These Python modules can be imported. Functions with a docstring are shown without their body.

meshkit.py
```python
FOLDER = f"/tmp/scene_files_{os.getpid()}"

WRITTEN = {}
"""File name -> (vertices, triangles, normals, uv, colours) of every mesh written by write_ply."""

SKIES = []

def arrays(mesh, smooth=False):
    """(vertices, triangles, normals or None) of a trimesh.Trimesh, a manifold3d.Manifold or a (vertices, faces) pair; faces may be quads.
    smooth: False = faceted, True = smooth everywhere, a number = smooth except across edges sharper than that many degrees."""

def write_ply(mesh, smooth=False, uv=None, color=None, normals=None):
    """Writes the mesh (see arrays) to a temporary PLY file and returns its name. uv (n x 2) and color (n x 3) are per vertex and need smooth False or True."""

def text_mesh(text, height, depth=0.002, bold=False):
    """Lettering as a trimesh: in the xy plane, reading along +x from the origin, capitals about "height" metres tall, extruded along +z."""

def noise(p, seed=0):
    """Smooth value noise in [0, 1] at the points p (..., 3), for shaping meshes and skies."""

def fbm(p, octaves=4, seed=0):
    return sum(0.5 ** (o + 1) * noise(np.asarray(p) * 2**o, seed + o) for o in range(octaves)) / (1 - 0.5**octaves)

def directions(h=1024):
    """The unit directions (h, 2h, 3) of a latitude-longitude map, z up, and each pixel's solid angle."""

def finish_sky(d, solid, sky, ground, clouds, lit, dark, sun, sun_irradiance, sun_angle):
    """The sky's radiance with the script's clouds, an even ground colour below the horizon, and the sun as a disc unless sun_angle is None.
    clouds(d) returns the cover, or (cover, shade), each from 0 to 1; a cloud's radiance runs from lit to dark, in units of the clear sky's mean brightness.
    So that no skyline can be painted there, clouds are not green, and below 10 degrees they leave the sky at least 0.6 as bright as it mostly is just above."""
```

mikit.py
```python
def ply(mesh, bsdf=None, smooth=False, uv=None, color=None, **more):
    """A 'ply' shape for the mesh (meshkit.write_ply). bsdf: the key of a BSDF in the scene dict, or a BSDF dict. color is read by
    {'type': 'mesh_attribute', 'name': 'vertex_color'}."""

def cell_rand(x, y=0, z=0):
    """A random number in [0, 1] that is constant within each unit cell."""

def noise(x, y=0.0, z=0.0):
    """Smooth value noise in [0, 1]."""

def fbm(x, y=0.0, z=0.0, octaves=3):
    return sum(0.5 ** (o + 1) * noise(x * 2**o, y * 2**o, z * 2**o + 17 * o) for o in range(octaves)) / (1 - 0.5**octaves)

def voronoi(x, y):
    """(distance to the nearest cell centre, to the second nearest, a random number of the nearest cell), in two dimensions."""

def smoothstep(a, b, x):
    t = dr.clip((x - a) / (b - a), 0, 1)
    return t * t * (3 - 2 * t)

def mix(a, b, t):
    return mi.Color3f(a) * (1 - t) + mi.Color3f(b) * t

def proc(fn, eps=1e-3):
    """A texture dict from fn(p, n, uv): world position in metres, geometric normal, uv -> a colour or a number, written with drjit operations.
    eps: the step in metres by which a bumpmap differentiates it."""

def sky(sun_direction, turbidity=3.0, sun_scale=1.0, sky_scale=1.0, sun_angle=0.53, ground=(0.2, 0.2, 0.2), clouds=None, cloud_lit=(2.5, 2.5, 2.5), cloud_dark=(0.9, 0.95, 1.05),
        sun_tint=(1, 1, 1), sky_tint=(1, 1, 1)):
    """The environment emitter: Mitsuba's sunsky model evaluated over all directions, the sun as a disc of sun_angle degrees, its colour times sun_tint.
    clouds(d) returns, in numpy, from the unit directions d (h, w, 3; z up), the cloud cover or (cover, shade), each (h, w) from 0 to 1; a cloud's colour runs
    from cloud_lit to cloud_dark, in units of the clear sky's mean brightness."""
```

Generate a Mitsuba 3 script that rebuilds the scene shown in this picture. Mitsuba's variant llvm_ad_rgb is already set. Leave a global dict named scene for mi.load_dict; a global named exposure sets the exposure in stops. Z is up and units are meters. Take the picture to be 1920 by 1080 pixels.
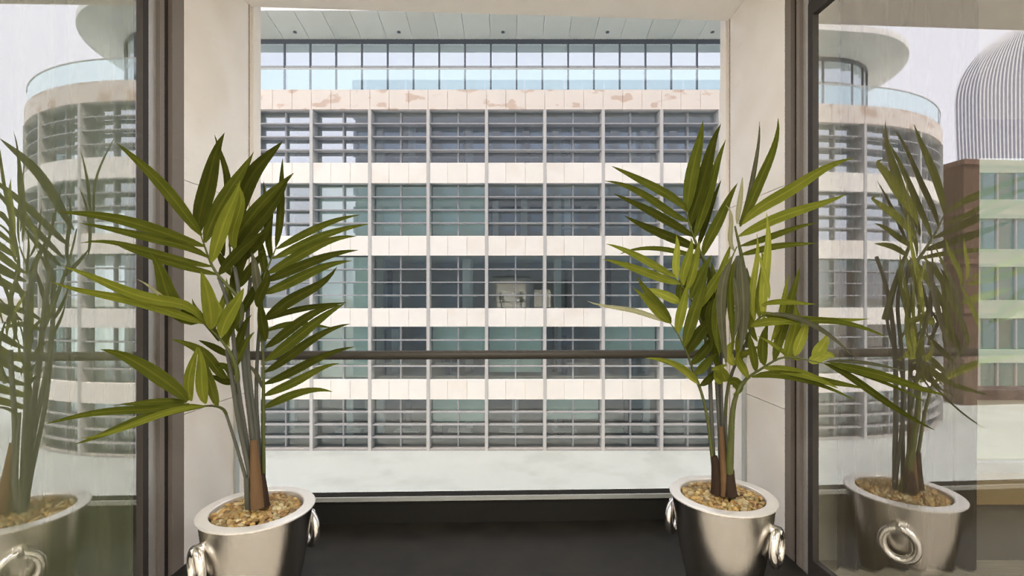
import math, random
import numpy as np, trimesh, drjit as dr, mitsuba as mi, mikit
from scipy.interpolate import CubicSpline
from shapely.geometry import Polygon, Point, box as rect
import meshkit

scene, labels = {'type': 'scene'}, {}
rng = np.random.default_rng(7)
random.seed(7)
EYE = 1.4
F = 900.0
HORIZON = 560.0

# ---------------------------------------------------------------- camera, sky, exposure
T = mi.ScalarTransform4f
scene['camera'] = {'type': 'perspective', 'fov': math.degrees(2 * math.atan(960 / F)), 'fov_axis': 'x', 'near_clip': 0.05, 'far_clip': 2000.0,
                   'principal_point_offset_y': -(HORIZON - 540) / 1080,
                   'to_world': T().look_at([0, 0, EYE], [0, 1, EYE], [0, 0, 1])}


def sky_clouds(d):
    n = meshkit.fbm(d * [2.2, 2.2, 4.0] + 5.0, 4, 3)
    return 0.98 + 0 * n, np.clip(0.1 + 1.3 * (n - 0.38), 0, 1)


scene['sky'] = mikit.sky((-0.16, -0.42, 0.89), turbidity=4.0, sun_scale=0.78, sun_angle=6.0, ground=(0.45, 0.45, 0.43), clouds=sky_clouds,
                         cloud_lit=(4.1, 4.05, 4.35), cloud_dark=(3.4, 3.38, 3.75), sun_tint=(1.0, 0.99, 0.97))
exposure = 1.45
LAMP = 20.0                                  # radiance of the room's ceiling lamps

# ---------------------------------------------------------------- materials
def rgb(*c):
    return {'type': 'rgb', 'value': list(c)}


def pbr(color, rough=0.6, metal=0.0, spec=0.5, **k):
    return {'type': 'twosided', 'b': {'type': 'principled', 'base_color': color if isinstance(color, dict) else rgb(*color), 'roughness': rough, 'metallic': metal, 'specular': spec, **k}}


def stone_fn(base, dark, scale):
    def fn(p, n, uv):
        a = mikit.fbm(p.x * scale, p.y * scale, p.z * scale, 3)
        b = mikit.noise(p.x * scale * 9, p.y * scale * 9, p.z * scale * 9)
        return mikit.mix(base, dark, dr.clip(0.9 * mikit.smoothstep(0.42, 0.75, a) + 0.25 * mikit.smoothstep(0.78, 0.95, b), 0, 1))
    return fn


def floor_fn(p, n, uv):
    return mikit.mix((0.010, 0.009, 0.008), (0.020, 0.018, 0.014), mikit.fbm(p.x * 9, p.y * 9, 0.0, 3))


def board_fn(p, n, uv):
    g = mikit.fbm(p.x * 6, p.y * 90, 0.0, 3)
    return mikit.mix((0.46, 0.42, 0.36), (0.38, 0.33, 0.27), g)


def street_fn(p, n, uv):
    return mikit.mix((0.385, 0.43, 0.435), (0.34, 0.38, 0.38), mikit.smoothstep(0.45, 0.8, mikit.fbm(p.x * 0.5, p.y * 0.5, 0.0, 4)))


def brush_fn(p, n, uv):
    return 0.16 + 0.10 * mikit.noise(uv.x * 220.0, uv.y * 3.0, 0.0)


def cornice_fn(p, n, uv):
    a = mikit.fbm(p.x * 1.4, p.y * 1.4, p.z * 2.4, 4)
    return mikit.mix((0.72, 0.665, 0.615), (0.57, 0.46, 0.39), mikit.smoothstep(0.58, 0.70, a))


for name, bsdf in {
    'pier_stone': pbr(mikit.proc(stone_fn((0.81, 0.77, 0.72), (0.74, 0.68, 0.61), 2.3)), 0.55),
    'soffit_paint': pbr((0.82, 0.78, 0.72), 0.8),
    'joint_dark': pbr((0.36, 0.30, 0.25), 0.9),
    'dark_stone': pbr(mikit.proc(floor_fn), 0.42, spec=0.12),
    'room_floor': pbr(mikit.proc(board_fn), 0.45),
    'room_wall': pbr((0.80, 0.77, 0.71), 0.8),
    'room_ceiling': pbr((0.85, 0.83, 0.79), 0.85),
    'frame_dark': pbr((0.030, 0.025, 0.022), 0.6, spec=0.25),
    'channel_dark': pbr((0.014, 0.013, 0.011), 0.7, spec=0.1),
    'frame_taupe': pbr((0.17, 0.145, 0.125), 0.6, spec=0.3),
    'frame_metal': pbr((0.46, 0.44, 0.42), 0.42, 0.5),
    'rail_metal': pbr((0.040, 0.034, 0.025), 0.5, spec=0.3),
    'track_metal': pbr((0.50, 0.51, 0.48), 0.4, 0.6),
    'door_glass': {'type': 'thindielectric', 'int_ior': 4.0, 'specular_transmittance': rgb(0.80, 0.82, 0.74)},
    'clear_glass': {'type': 'thindielectric', 'int_ior': 1.35},
    'office_glass': {'type': 'thindielectric', 'int_ior': 2.9, 'specular_transmittance': rgb(0.74, 0.86, 0.82), 'specular_reflectance': rgb(0.93, 0.99, 1.0)},
    'office_glass_top': {'type': 'thindielectric', 'int_ior': 4.4, 'specular_transmittance': rgb(0.74, 0.86, 0.84), 'specular_reflectance': rgb(0.90, 0.95, 1.0)},
    'office_glass_low': {'type': 'thindielectric', 'int_ior': 2.0, 'specular_transmittance': rgb(0.74, 0.86, 0.82), 'specular_reflectance': rgb(0.93, 0.99, 1.0)},
    'roof_glass': {'type': 'thindielectric', 'int_ior': 4.2, 'specular_transmittance': rgb(0.72, 0.84, 0.86), 'specular_reflectance': rgb(0.93, 0.97, 1.0)},
    'guard_glass': {'type': 'thindielectric', 'int_ior': 2.2, 'specular_transmittance': rgb(0.80, 0.95, 0.95), 'specular_reflectance': rgb(0.92, 1.0, 1.0)},
    'teal_glass': {'type': 'thindielectric', 'int_ior': 2.6, 'specular_transmittance': rgb(0.45, 0.72, 0.66), 'specular_reflectance': rgb(0.70, 0.95, 0.90)},
    'spandrel_a': pbr(mikit.proc(stone_fn((0.84, 0.82, 0.78), (0.80, 0.76, 0.70), 0.9)), 0.7),
    'spandrel_b': pbr((0.84, 0.825, 0.79), 0.7),
    'spandrel_c': pbr((0.83, 0.81, 0.765), 0.7),
    'cornice_stone': pbr(mikit.proc(cornice_fn), 0.7),
    'facade_metal': pbr((0.52, 0.52, 0.51), 0.5, 0.1),
    'louvre_metal': pbr((0.36, 0.37, 0.39), 0.5, 0.1),
    'mullion_metal': pbr((0.55, 0.55, 0.55), 0.5, 0.1),
    'dark_metal': pbr((0.13, 0.14, 0.16), 0.4, 0.3),
    'canopy_panel': pbr((0.64, 0.65, 0.59), 0.6, 0.0),
    'canopy_panel_b': pbr((0.60, 0.61, 0.55), 0.6, 0.0),
    'canopy_edge': pbr((0.80, 0.80, 0.77), 0.6),
    'office_wall': pbr((0.46, 0.46, 0.46), 0.8),
    'office_ceiling': pbr((0.62, 0.63, 0.62), 0.8),
    'office_column': pbr((0.84, 0.84, 0.87), 0.7),
    'office_dark': pbr((0.09, 0.09, 0.11), 0.6),
    'office_floor': pbr((0.34, 0.34, 0.34), 0.8),
    'blind_cloth': pbr((0.74, 0.82, 0.77), 0.9),
    'desk_white': pbr((0.62, 0.60, 0.56), 0.6),
    'roof_blind': pbr((0.80, 0.84, 0.92), 0.9),
    'roof_blind_b': pbr((0.66, 0.71, 0.82), 0.9),
    'roof_blind_c': pbr((0.86, 0.89, 0.90), 0.9),
    'leaf_pot': pbr((0.10, 0.20, 0.05), 0.6),
    'street_paving': pbr(mikit.proc(street_fn), 0.8),
    'own_wall': pbr((0.30, 0.30, 0.32), 0.8),
    'own_pane': pbr((0.34, 0.39, 0.47), 0.15, spec=0.6),
    'brick': pbr((0.115, 0.065, 0.045), 0.85),
    'brick_band': pbr((0.17, 0.10, 0.075), 0.85),
    'teal_core': pbr((0.17, 0.27, 0.25), 0.7),
    'tower_glass': pbr((0.42, 0.43, 0.50), 0.4),
    'tower_fin': pbr((0.86, 0.86, 0.88), 0.5),
    'teal_band': pbr((0.66, 0.80, 0.70), 0.5),
    'terrace_stone': pbr(mikit.proc(stone_fn((0.58, 0.57, 0.42), (0.50, 0.48, 0.34), 1.2)), 0.8),
    'parapet_dark': pbr(mikit.proc(stone_fn((0.11, 0.09, 0.09), (0.20, 0.16, 0.15), 6.0)), 0.8),
    'timber': pbr((0.32, 0.235, 0.13), 0.5),
    'steel': {'type': 'twosided', 'b': {'type': 'roughconductor', 'material': 'none', 'specular_reflectance': rgb(0.62, 0.59, 0.55), 'alpha': 0.085}},
    'steel_rim': pbr((0.80, 0.77, 0.73), 0.36, 0.55),
    'chrome': {'type': 'twosided', 'b': {'type': 'roughconductor', 'material': 'none', 'specular_reflectance': rgb(0.88, 0.86, 0.83), 'alpha': 0.05}},
    'pebbles': {'type': 'twosided', 'b': {'type': 'principled', 'base_color': {'type': 'mesh_attribute', 'name': 'vertex_color'}, 'roughness': 0.5, 'specular': 0.4}},
    'soil': pbr((0.09, 0.055, 0.03), 0.9),
    'cane': pbr((0.060, 0.060, 0.046), 0.5, spec=0.35),
    'cane_green': pbr((0.060, 0.068, 0.017), 0.5, spec=0.3),
    'sheath': pbr((0.10, 0.056, 0.025), 0.7, spec=0.2),
    'sheath_dark': pbr((0.022, 0.011, 0.005), 0.7, spec=0.2),
    'window_wall': pbr((0.17, 0.15, 0.125), 0.8),
    'lamp_trim': pbr((0.8, 0.8, 0.8), 0.4),
}.items():
    scene[name] = bsdf


def curtain_bsdf(c):
    return {'type': 'principledthin', 'base_color': rgb(*c), 'roughness': 0.9, 'spec_trans': 0.0, 'diff_trans': 0.7}


scene['curtain_green'] = curtain_bsdf((0.19, 0.205, 0.135))
scene['curtain_brown'] = curtain_bsdf((0.11, 0.092, 0.072))


def leaf_fn(a, b):
    def fn(p, n, uv):
        g = mikit.noise(uv.x * 2.5, uv.y * 26.0, 0.0) * 0.5 + mikit.noise(p.x * 25, p.y * 25, p.z * 25) * 0.5
        mid = mikit.smoothstep(0.09, 0.02, dr.abs(uv.y - 0.5))
        return mikit.mix(mikit.mix(a, b, g), (b[0] * 1.4, b[1] * 1.3, b[2] * 1.3), 0.6 * mid)
    return fn


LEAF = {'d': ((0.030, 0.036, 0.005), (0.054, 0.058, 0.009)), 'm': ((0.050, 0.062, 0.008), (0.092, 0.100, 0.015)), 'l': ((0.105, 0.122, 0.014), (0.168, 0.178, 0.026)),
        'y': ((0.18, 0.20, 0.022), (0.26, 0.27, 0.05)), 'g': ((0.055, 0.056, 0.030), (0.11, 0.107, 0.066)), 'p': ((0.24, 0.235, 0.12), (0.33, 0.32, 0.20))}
for k, (a, b) in LEAF.items():
    scene['leaf_' + k] = {'type': 'principledthin', 'base_color': mikit.proc(leaf_fn(a, b)), 'roughness': 0.42, 'spec_trans': 0.0, 'diff_trans': 0.75, 'eta': 1.4}

# ---------------------------------------------------------------- helpers
COUNT = {}


def key(name, parent=None):
    full = f'{parent}__{name}' if parent else name
    n = COUNT.get(full, 0)
    COUNT[full] = n + 1
    return full if n == 0 else f'{full}_{n:03d}'


def obj(name, mesh, mat, parent=None, smooth=False, **k):
    o = key(name, parent)
    scene[o] = mikit.ply(mesh, mat, smooth, **k)
    return o


def thing(name, label, cat, group=None):
    o = key(name)
    labels[o] = {'label': label, 'category': cat}
    if group:
        labels[o]['group'] = group
    return o


def struct(o, label=None):
    labels[o] = {'kind': 'structure'}
    if label:
        labels[o]['label'] = label
    return o


def bx(x0, x1, y0, y1, z0, z1):
    m = trimesh.creation.box((x1 - x0, y1 - y0, z1 - z0))
    m.apply_translation(((x0 + x1) / 2, (y0 + y1) / 2, (z0 + z1) / 2))
    return m


def prism(pts, z0, z1):
    p = Polygon(pts) if not hasattr(pts, 'exterior') else pts
    m = trimesh.creation.extrude_polygon(p, z1 - z0, engine='earcut')
    m.apply_translation((0, 0, z0))
    return m


def cat(*ms):
    return trimesh.util.concatenate([m if isinstance(m, trimesh.Trimesh) else trimesh.Trimesh(*m, process=False) for m in ms])


def tube(pts, radii, sides=8, cap=True):
    p = np.asarray(pts, float)
    radii = np.broadcast_to(radii, (len(p),))
    t = np.gradient(p, axis=0)
    t /= np.linalg.norm(t, axis=1, keepdims=True)
    a = np.cross(t[0], [0.3, 0.8, 0.2])
    a /= np.linalg.norm(a)
    v, f = [], []
    for i in range(len(p)):
        a = a - t[i] * (a @ t[i])
        a /= np.linalg.norm(a)
        b = np.cross(t[i], a)
        for j in range(sides):
            g = 2 * math.pi * j / sides
            v.append(p[i] + radii[i] * (math.cos(g) * a + math.sin(g) * b))
    for i in range(len(p) - 1):
        for j in range(sides):
            q = (i * sides + j, i * sides + (j + 1) % sides, (i + 1) * sides + (j + 1) % sides, (i + 1) * sides + j)
            f += [(q[0], q[1], q[2]), (q[0], q[2], q[3])]
    if cap:
        v += [p[0], p[-1]]
        n = len(p) * sides
        for j in range(sides):
            f += [(n, (j + 1) % sides, j), (n + 1, (len(p) - 1) * sides + j, (len(p) - 1) * sides + (j + 1) % sides)]
    return trimesh.Trimesh(np.array(v), np.array(f), process=False)


def lathe(profile, n=64):
    pr = np.asarray(profile, float)
    g = np.arange(n) * 2 * math.pi / n
    v = np.stack([pr[:, None, 0] * np.cos(g), pr[:, None, 0] * np.sin(g), np.broadcast_to(pr[:, None, 1], (len(pr), n))], -1).reshape(-1, 3)
    f = []
    for i in range(len(pr) - 1):
        for j in range(n):
            a, b, c, d = i * n + j, i * n + (j + 1) % n, (i + 1) * n + (j + 1) % n, (i + 1) * n + j
            f += [(a, b, c), (a, c, d)]
    return trimesh.Trimesh(v, np.array(f), process=False)


def at(px, py, Y):
    return np.array([(px - 960) / F * Y, Y, EYE + (HORIZON - py) / F * Y])


# ---------------------------------------------------------------- the room and the opening
XL, XR = -1.70, 1.48                     # reveal planes of the opening
YL0, YL1, YR0, YR1 = 2.46, 3.125, 2.57, 3.285   # near and far edge of the left and right reveal
CEIL = 3.30
SLAB = 0.02                              # level of the dark stone threshold

struct(obj('floor', bx(-4.5, 4.5, -4.5, 2.02, -0.25, 0.0), 'room_floor'))
struct(obj('floor_threshold', prism([(XL, 2.02), (XR, 2.02), (XR, YR1 + 0.02), (XL, YL1 + 0.02)], -0.25, SLAB), 'dark_stone'), 'dark polished stone threshold and balcony floor')
struct(obj('floor_edge_strip', cat(bx(-4.5, XL, 2.02, YL0, -0.25, 0.0), bx(XR, 4.5, 2.02, YR0, -0.25, 0.0)), 'room_floor'))
struct(obj('ceiling', bx(-4.5, 4.5, -4.5, 2.46, CEIL, CEIL + 0.2), 'room_ceiling'))
struct(obj('wall_back', bx(-4.6, 4.6, -4.6, -4.5, -0.25, CEIL + 0.2), 'room_wall'))
struct(obj('wall_side', bx(-4.6, -4.5, -4.5, 3.1, -0.25, CEIL + 0.2), 'room_wall'))
struct(obj('wall_side', bx(4.5, 4.6, -4.5, 3.2, -0.25, CEIL + 0.2), 'room_wall'))
soffit = prism([(-4.5, 2.46), (4.5, 2.46), (4.5, YR1 + 0.12), (XR, YR1), (XL, YL1), (-4.5, YL1 - 0.1)], CEIL, CEIL + 0.35)
struct(obj('ceiling_soffit', soffit, 'soffit_paint'), 'pale stone soffit over the balcony opening')
wl = struct(obj('wall_left', prism([(-4.5, YL0), (XL - 0.03, YL0), (XL - 0.03, YL1), (-4.5, YL1)], -0.25, CEIL), 'room_wall'), 'left stone pier beside the balcony opening')
wr = struct(obj('wall_right', prism([(XR + 0.03, YR0), (2.28, YR0), (2.28, YR1), (XR + 0.03, YR1)], -0.25, CEIL), 'room_wall'), 'right stone pier beside the balcony opening')
heights = [-0.25, 0.80, 2.015, CEIL]
for z0, z1 in zip(heights[:-1], heights[1:]):
    obj('stone_panel', bx(XL - 0.03, XL, YL0, YL1, z0 + 0.002, z1 - 0.002), 'pier_stone', wl)
    obj('stone_panel', bx(XR, XR + 0.03, YR0, YR1, z0 + 0.002, z1 - 0.002), 'pier_stone', wr)
# outer edge bead that closes each reveal towards the street
obj('edge_bead', cat(bx(XL - 0.06, XL - 0.012, YL1, YL1 + 0.012, -0.25, CEIL), bx(XL - 0.06, XL + 0.012, YL1 + 0.012, YL1 + 0.10, -0.25, CEIL + 0.3)), 'soffit_paint', wl)
obj('edge_bead', cat(bx(XR + 0.012, XR + 0.06, YR1, YR1 + 0.012, -0.25, CEIL), bx(XR - 0.012, XR + 0.06, YR1 + 0.012, YR1 + 0.10, -0.25, CEIL + 0.3)), 'soffit_paint', wr)
obj('shadow_joint', bx(XL - 0.003, XL + 0.002, YL1 - 0.030, YL1 - 0.014, SLAB, CEIL), 'joint_dark', wl)
obj('shadow_joint', bx(XR - 0.002, XR + 0.003, YR1 - 0.030, YR1 - 0.014, SLAB, CEIL), 'joint_dark', wr)

# next window to the right, seen behind the door glass
wn = struct(obj('wall_right', cat(bx(2.28, 4.5, YR0, YR1, -0.25, 0.31), bx(2.28, 4.5, YR0, YR1, 2.36, CEIL)), 'window_wall'))
struct(obj('wall_right', bx(4.2, 4.5, YR0, YR1, 0.31, 2.36), 'window_wall'))
w1 = struct(obj('window_1', cat(bx(2.28, 4.2, 2.66, 2.70, 0.435, 0.49), bx(2.28, 2.33, 2.66, 2.70, 0.49, 2.36), bx(4.15, 4.2, 2.66, 2.70, 0.49, 2.36)), 'frame_metal'), 'window beside the balcony opening')
obj('pane', (np.array([(2.33, 2.68, 0.49), (4.15, 2.68, 0.49), (4.15, 2.68, 2.36), (2.33, 2.68, 2.36)]), np.array([(0, 1, 2), (0, 2, 3)])), 'clear_glass', w1)
obj('sill', bx(2.28, 4.2, YR0 - 0.03, 2.70, 0.31, 0.435), 'timber', w1)

# ---------------------------------------------------------------- glass door leaves, opened into the room
def door(name, hinge, dirx, side, label):
    h, d = np.array(hinge), np.array([dirx, -1.0])
    d /= np.linalg.norm(d)
    nrm = np.array([d[1], -d[0]]) * 1.0
    Rm = np.eye(4)
    Rm[:2, 0], Rm[:2, 1], Rm[:2, 3] = d, [-d[1], d[0]], h

    def loc(m):
        m = m.copy()
        m.apply_transform(Rm)
        return m
    L, top = 1.55, 2.86
    o = struct(key(name), label)
    obj('stile', loc(bx(-0.005, 0.03, -0.015, 0.015, 0.03, top)), 'frame_dark', o)
    obj('stile', loc(bx(L - 0.06, L, -0.015, 0.015, 0.03, top)), 'frame_dark', o)
    obj('rail', loc(bx(0.03, L - 0.06, -0.015, 0.015, top - 0.07, top)), 'frame_dark', o)
    obj('rail', loc(bx(0.03, L - 0.06, -0.015, 0.015, 0.03, 0.12)), 'frame_dark', o)
    q = loc(trimesh.Trimesh([(0.03, 0, 0.12), (L - 0.06, 0, 0.12), (L - 0.06, 0, top - 0.07), (0.03, 0, top - 0.07)], [(0, 1, 2), (0, 2, 3)], process=False))
    obj('pane', q, 'door_glass', o)
    return o


dl = door('door_1', (-1.685, 2.200), 0.035, -1, 'left glass door leaf opened into the room')
dr_ = door('door_2', (1.482, 2.375), 0.052, 1, 'right glass door leaf opened into the room')


def jamb(parent, x, side, cuts, mats):
    for (y0, y1), m, inset in zip(zip(cuts[:-1], cuts[1:]), mats, (0.0, 0.02, 0.0, 0.022, 0.0, 0.0)):
        xa, xb = sorted((x + side * inset, x + side * 0.045))
        obj('jamb_strip', bx(xa, xb, y0, y1, 0.0, CEIL), m, parent)


jamb(dl, XL + 0.002, -1, [2.208, 2.222, 2.315, 2.345, 2.40, 2.485], ['frame_dark', 'frame_metal', 'frame_taupe', 'frame_dark', 'frame_taupe'])
jamb(dr_, XR - 0.002, 1, [2.382, 2.392, 2.468, 2.495, 2.545, 2.60], ['frame_dark', 'frame_metal', 'frame_taupe', 'frame_dark', 'frame_taupe'])

# ---------------------------------------------------------------- balcony guard
YG = lambda x: 2.95 + 0.030 * (x - XL)
bal = thing('balcony_guard', 'clear glass balcony guard with dark handrail between the stone piers', 'balustrade')
def skew(x0, x1, dy0, dy1, z0, z1):
    return prism([(x0, YG(x0) + dy0), (x1, YG(x1) + dy0), (x1, YG(x1) + dy1), (x0, YG(x0) + dy1)], z0, z1)
hr = tube([(XL, YG(XL), 1.050), (0, YG(0), 1.050), (XR, YG(XR), 1.050)], 0.027, 20)
hr.vertices[:, 2] = 1.05 + (hr.vertices[:, 2] - 1.05) * 1.02
obj('handrail', hr, 'rail_metal', bal, smooth=40)
obj('glass_pane', (np.array([(XL + 0.01, YG(XL), 0.15), (XR - 0.01, YG(XR), 0.15), (XR - 0.01, YG(XR), 1.03), (XL + 0.01, YG(XL), 1.03)]), np.array([(0, 1, 2), (0, 2, 3)])), 'clear_glass', bal)
obj('base_channel', skew(XL, XR, -0.03, 0.03, SLAB, 0.190), 'channel_dark', bal)
obj('base_track', skew(XL, XR, -0.045, -0.03, 0.160, 0.186), 'track_metal', bal)
obj('wall_post', bx(XL, XL + 0.014, YG(XL) - 0.02, YG(XL) + 0.02, 0.2, 1.03), 'track_metal', bal)
obj('wall_post', bx(XR - 0.014, XR, YG(XR) - 0.02, YG(XR) + 0.02, 0.2, 1.03), 'track_metal', bal)

# ---------------------------------------------------------------- our own building's outside (mirrored in the glass opposite) and the terrace
outer = rect(-16.5, -7.1, 40.0, 24.0)
holes = [rect(XL - 0.42, -0.40, XR + 0.40, CEIL + 0.48), rect(2.28, 0.30, 6.2, CEIL + 0.1)]
for i in range(-5, 13):
    for k in range(-2, 6):
        x, z = i * 3.1 - 0.1, 0.4 + 4.0 * k
        w = rect(x - 1.15, z, x + 1.15, z + 2.7)
        if not any(w.buffer(0.25).intersects(h) for h in holes[:2]):
            holes.append(w)
wall_poly = outer
for h in holes:
    wall_poly = wall_poly.difference(h)
ext = trimesh.creation.extrude_polygon(wall_poly, 0.25, engine='earcut')
ext.apply_transform(np.array([[1, 0, 0, 0], [0, 0, -1, 3.66], [0, 1, 0, 0], [0, 0, 0, 1.0]]))
we = struct(obj('wall_exterior', ext, 'own_wall'), 'outside wall of the building the balcony belongs to')
obj('roof_slab', bx(-16.5, 40, -9.0, 3.41, 23.8, 24.0), 'own_wall', we)
obj('end_wall', cat(bx(-16.5, -16.2, -9, 3.41, -7, 23.8), bx(39.7, 40, -9, 3.41, -7, 23.8), bx(-16.2, 39.7, -9.0, -8.8, -7, 23.8)), 'own_wall', we)
for h in holes[2:]:
    a = h.bounds
    obj('window_pane', bx(a[0] - 0.05, a[2] + 0.05, 3.38, 3.405, a[1] - 0.05, a[3] + 0.05), 'own_pane', we)
ter = struct(obj('floor_terrace', bx(2.2, 7.0, YR1 - 0.3, 4.72, 0.22, 0.405), 'terrace_stone'), 'sunlit pale stone terrace outside the next window')
struct(obj('wall_parapet', bx(2.2, 7.0, 4.72, 4.95, 0.1, 0.50), 'parapet_dark'), 'dark parapet along the terrace')
struct(obj('ground', bx(-160, 160, 3.3, 320, -7.3, -7.0), 'street_paving'), 'pale street paving')

# ---------------------------------------------------------------- the office building across the street
S_L, S_R = 19.09, 15.41                   # straight front from the middle column to either rounded corner
Y0, RAD = 26.5, 14.0
X0 = -1.41
ARC = math.radians(80)


def front(s, off=0.0):
    """Point of the front at the length s, 'off' metres behind it."""
    side, a = (-1, -s - S_L) if s < 0 else (1, s - S_R)
    if a <= 0:
        return np.array([X0 + s, Y0 + off])
    cx = X0 + (S_R if side > 0 else -S_L)
    th = min(a / RAD, ARC)
    n = np.array([side * math.sin(th), -math.cos(th)])
    p = np.array([cx, Y0 + RAD]) + n * (RAD - off)
    rest = a - ARC * RAD
    return p + np.array([side * math.cos(th), math.sin(th)]) * max(rest, 0)


def strip(s0, s1, o0, o1, z0, z1):
    """A box that follows the front from s0 to s1."""
    straight = (-S_L - 0.01 <= s0 and s1 <= S_R + 0.01)
    n = 1 if straight or s1 - s0 < 0.6 else max(2, int((s1 - s0) / 0.8))
    st = [s0 + (s1 - s0) * i / n for i in range(n + 1)]
    v = []
    for s in st:
        a, b = front(s, o0), front(s, o1)
        v += [(a[0], a[1], z0), (b[0], b[1], z0), (b[0], b[1], z1), (a[0], a[1], z1)]
    f = []
    for i in range(n):
        for k in range(4):
            a, b = 4 * i + k, 4 * i + (k + 1) % 4
            f += [(a, b, b + 4), (a, b + 4, a + 4)]
    f += [(0, 2, 1), (0, 3, 2), (4 * n, 4 * n + 1, 4 * n + 2), (4 * n, 4 * n + 2, 4 * n + 3)]
    return trimesh.Trimesh(v, f, process=False)


def sheet(s0, s1, o, z0, z1):
    n = max(1, int(abs(s1 - s0) / 0.8)) if not (-S_L - 0.01 <= s0 and s1 <= S_R + 0.01) else 1
    v, f = [], []
    for i in range(n + 1):
        p = front(s0 + (s1 - s0) * i / n, o)
        v += [(p[0], p[1], z0), (p[0], p[1], z1)]
    for i in range(n):
        f += [(2 * i, 2 * i + 2, 2 * i + 3), (2 * i, 2 * i + 3, 2 * i + 1)]
    return trimesh.Trimesh(v, f, process=False)


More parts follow.
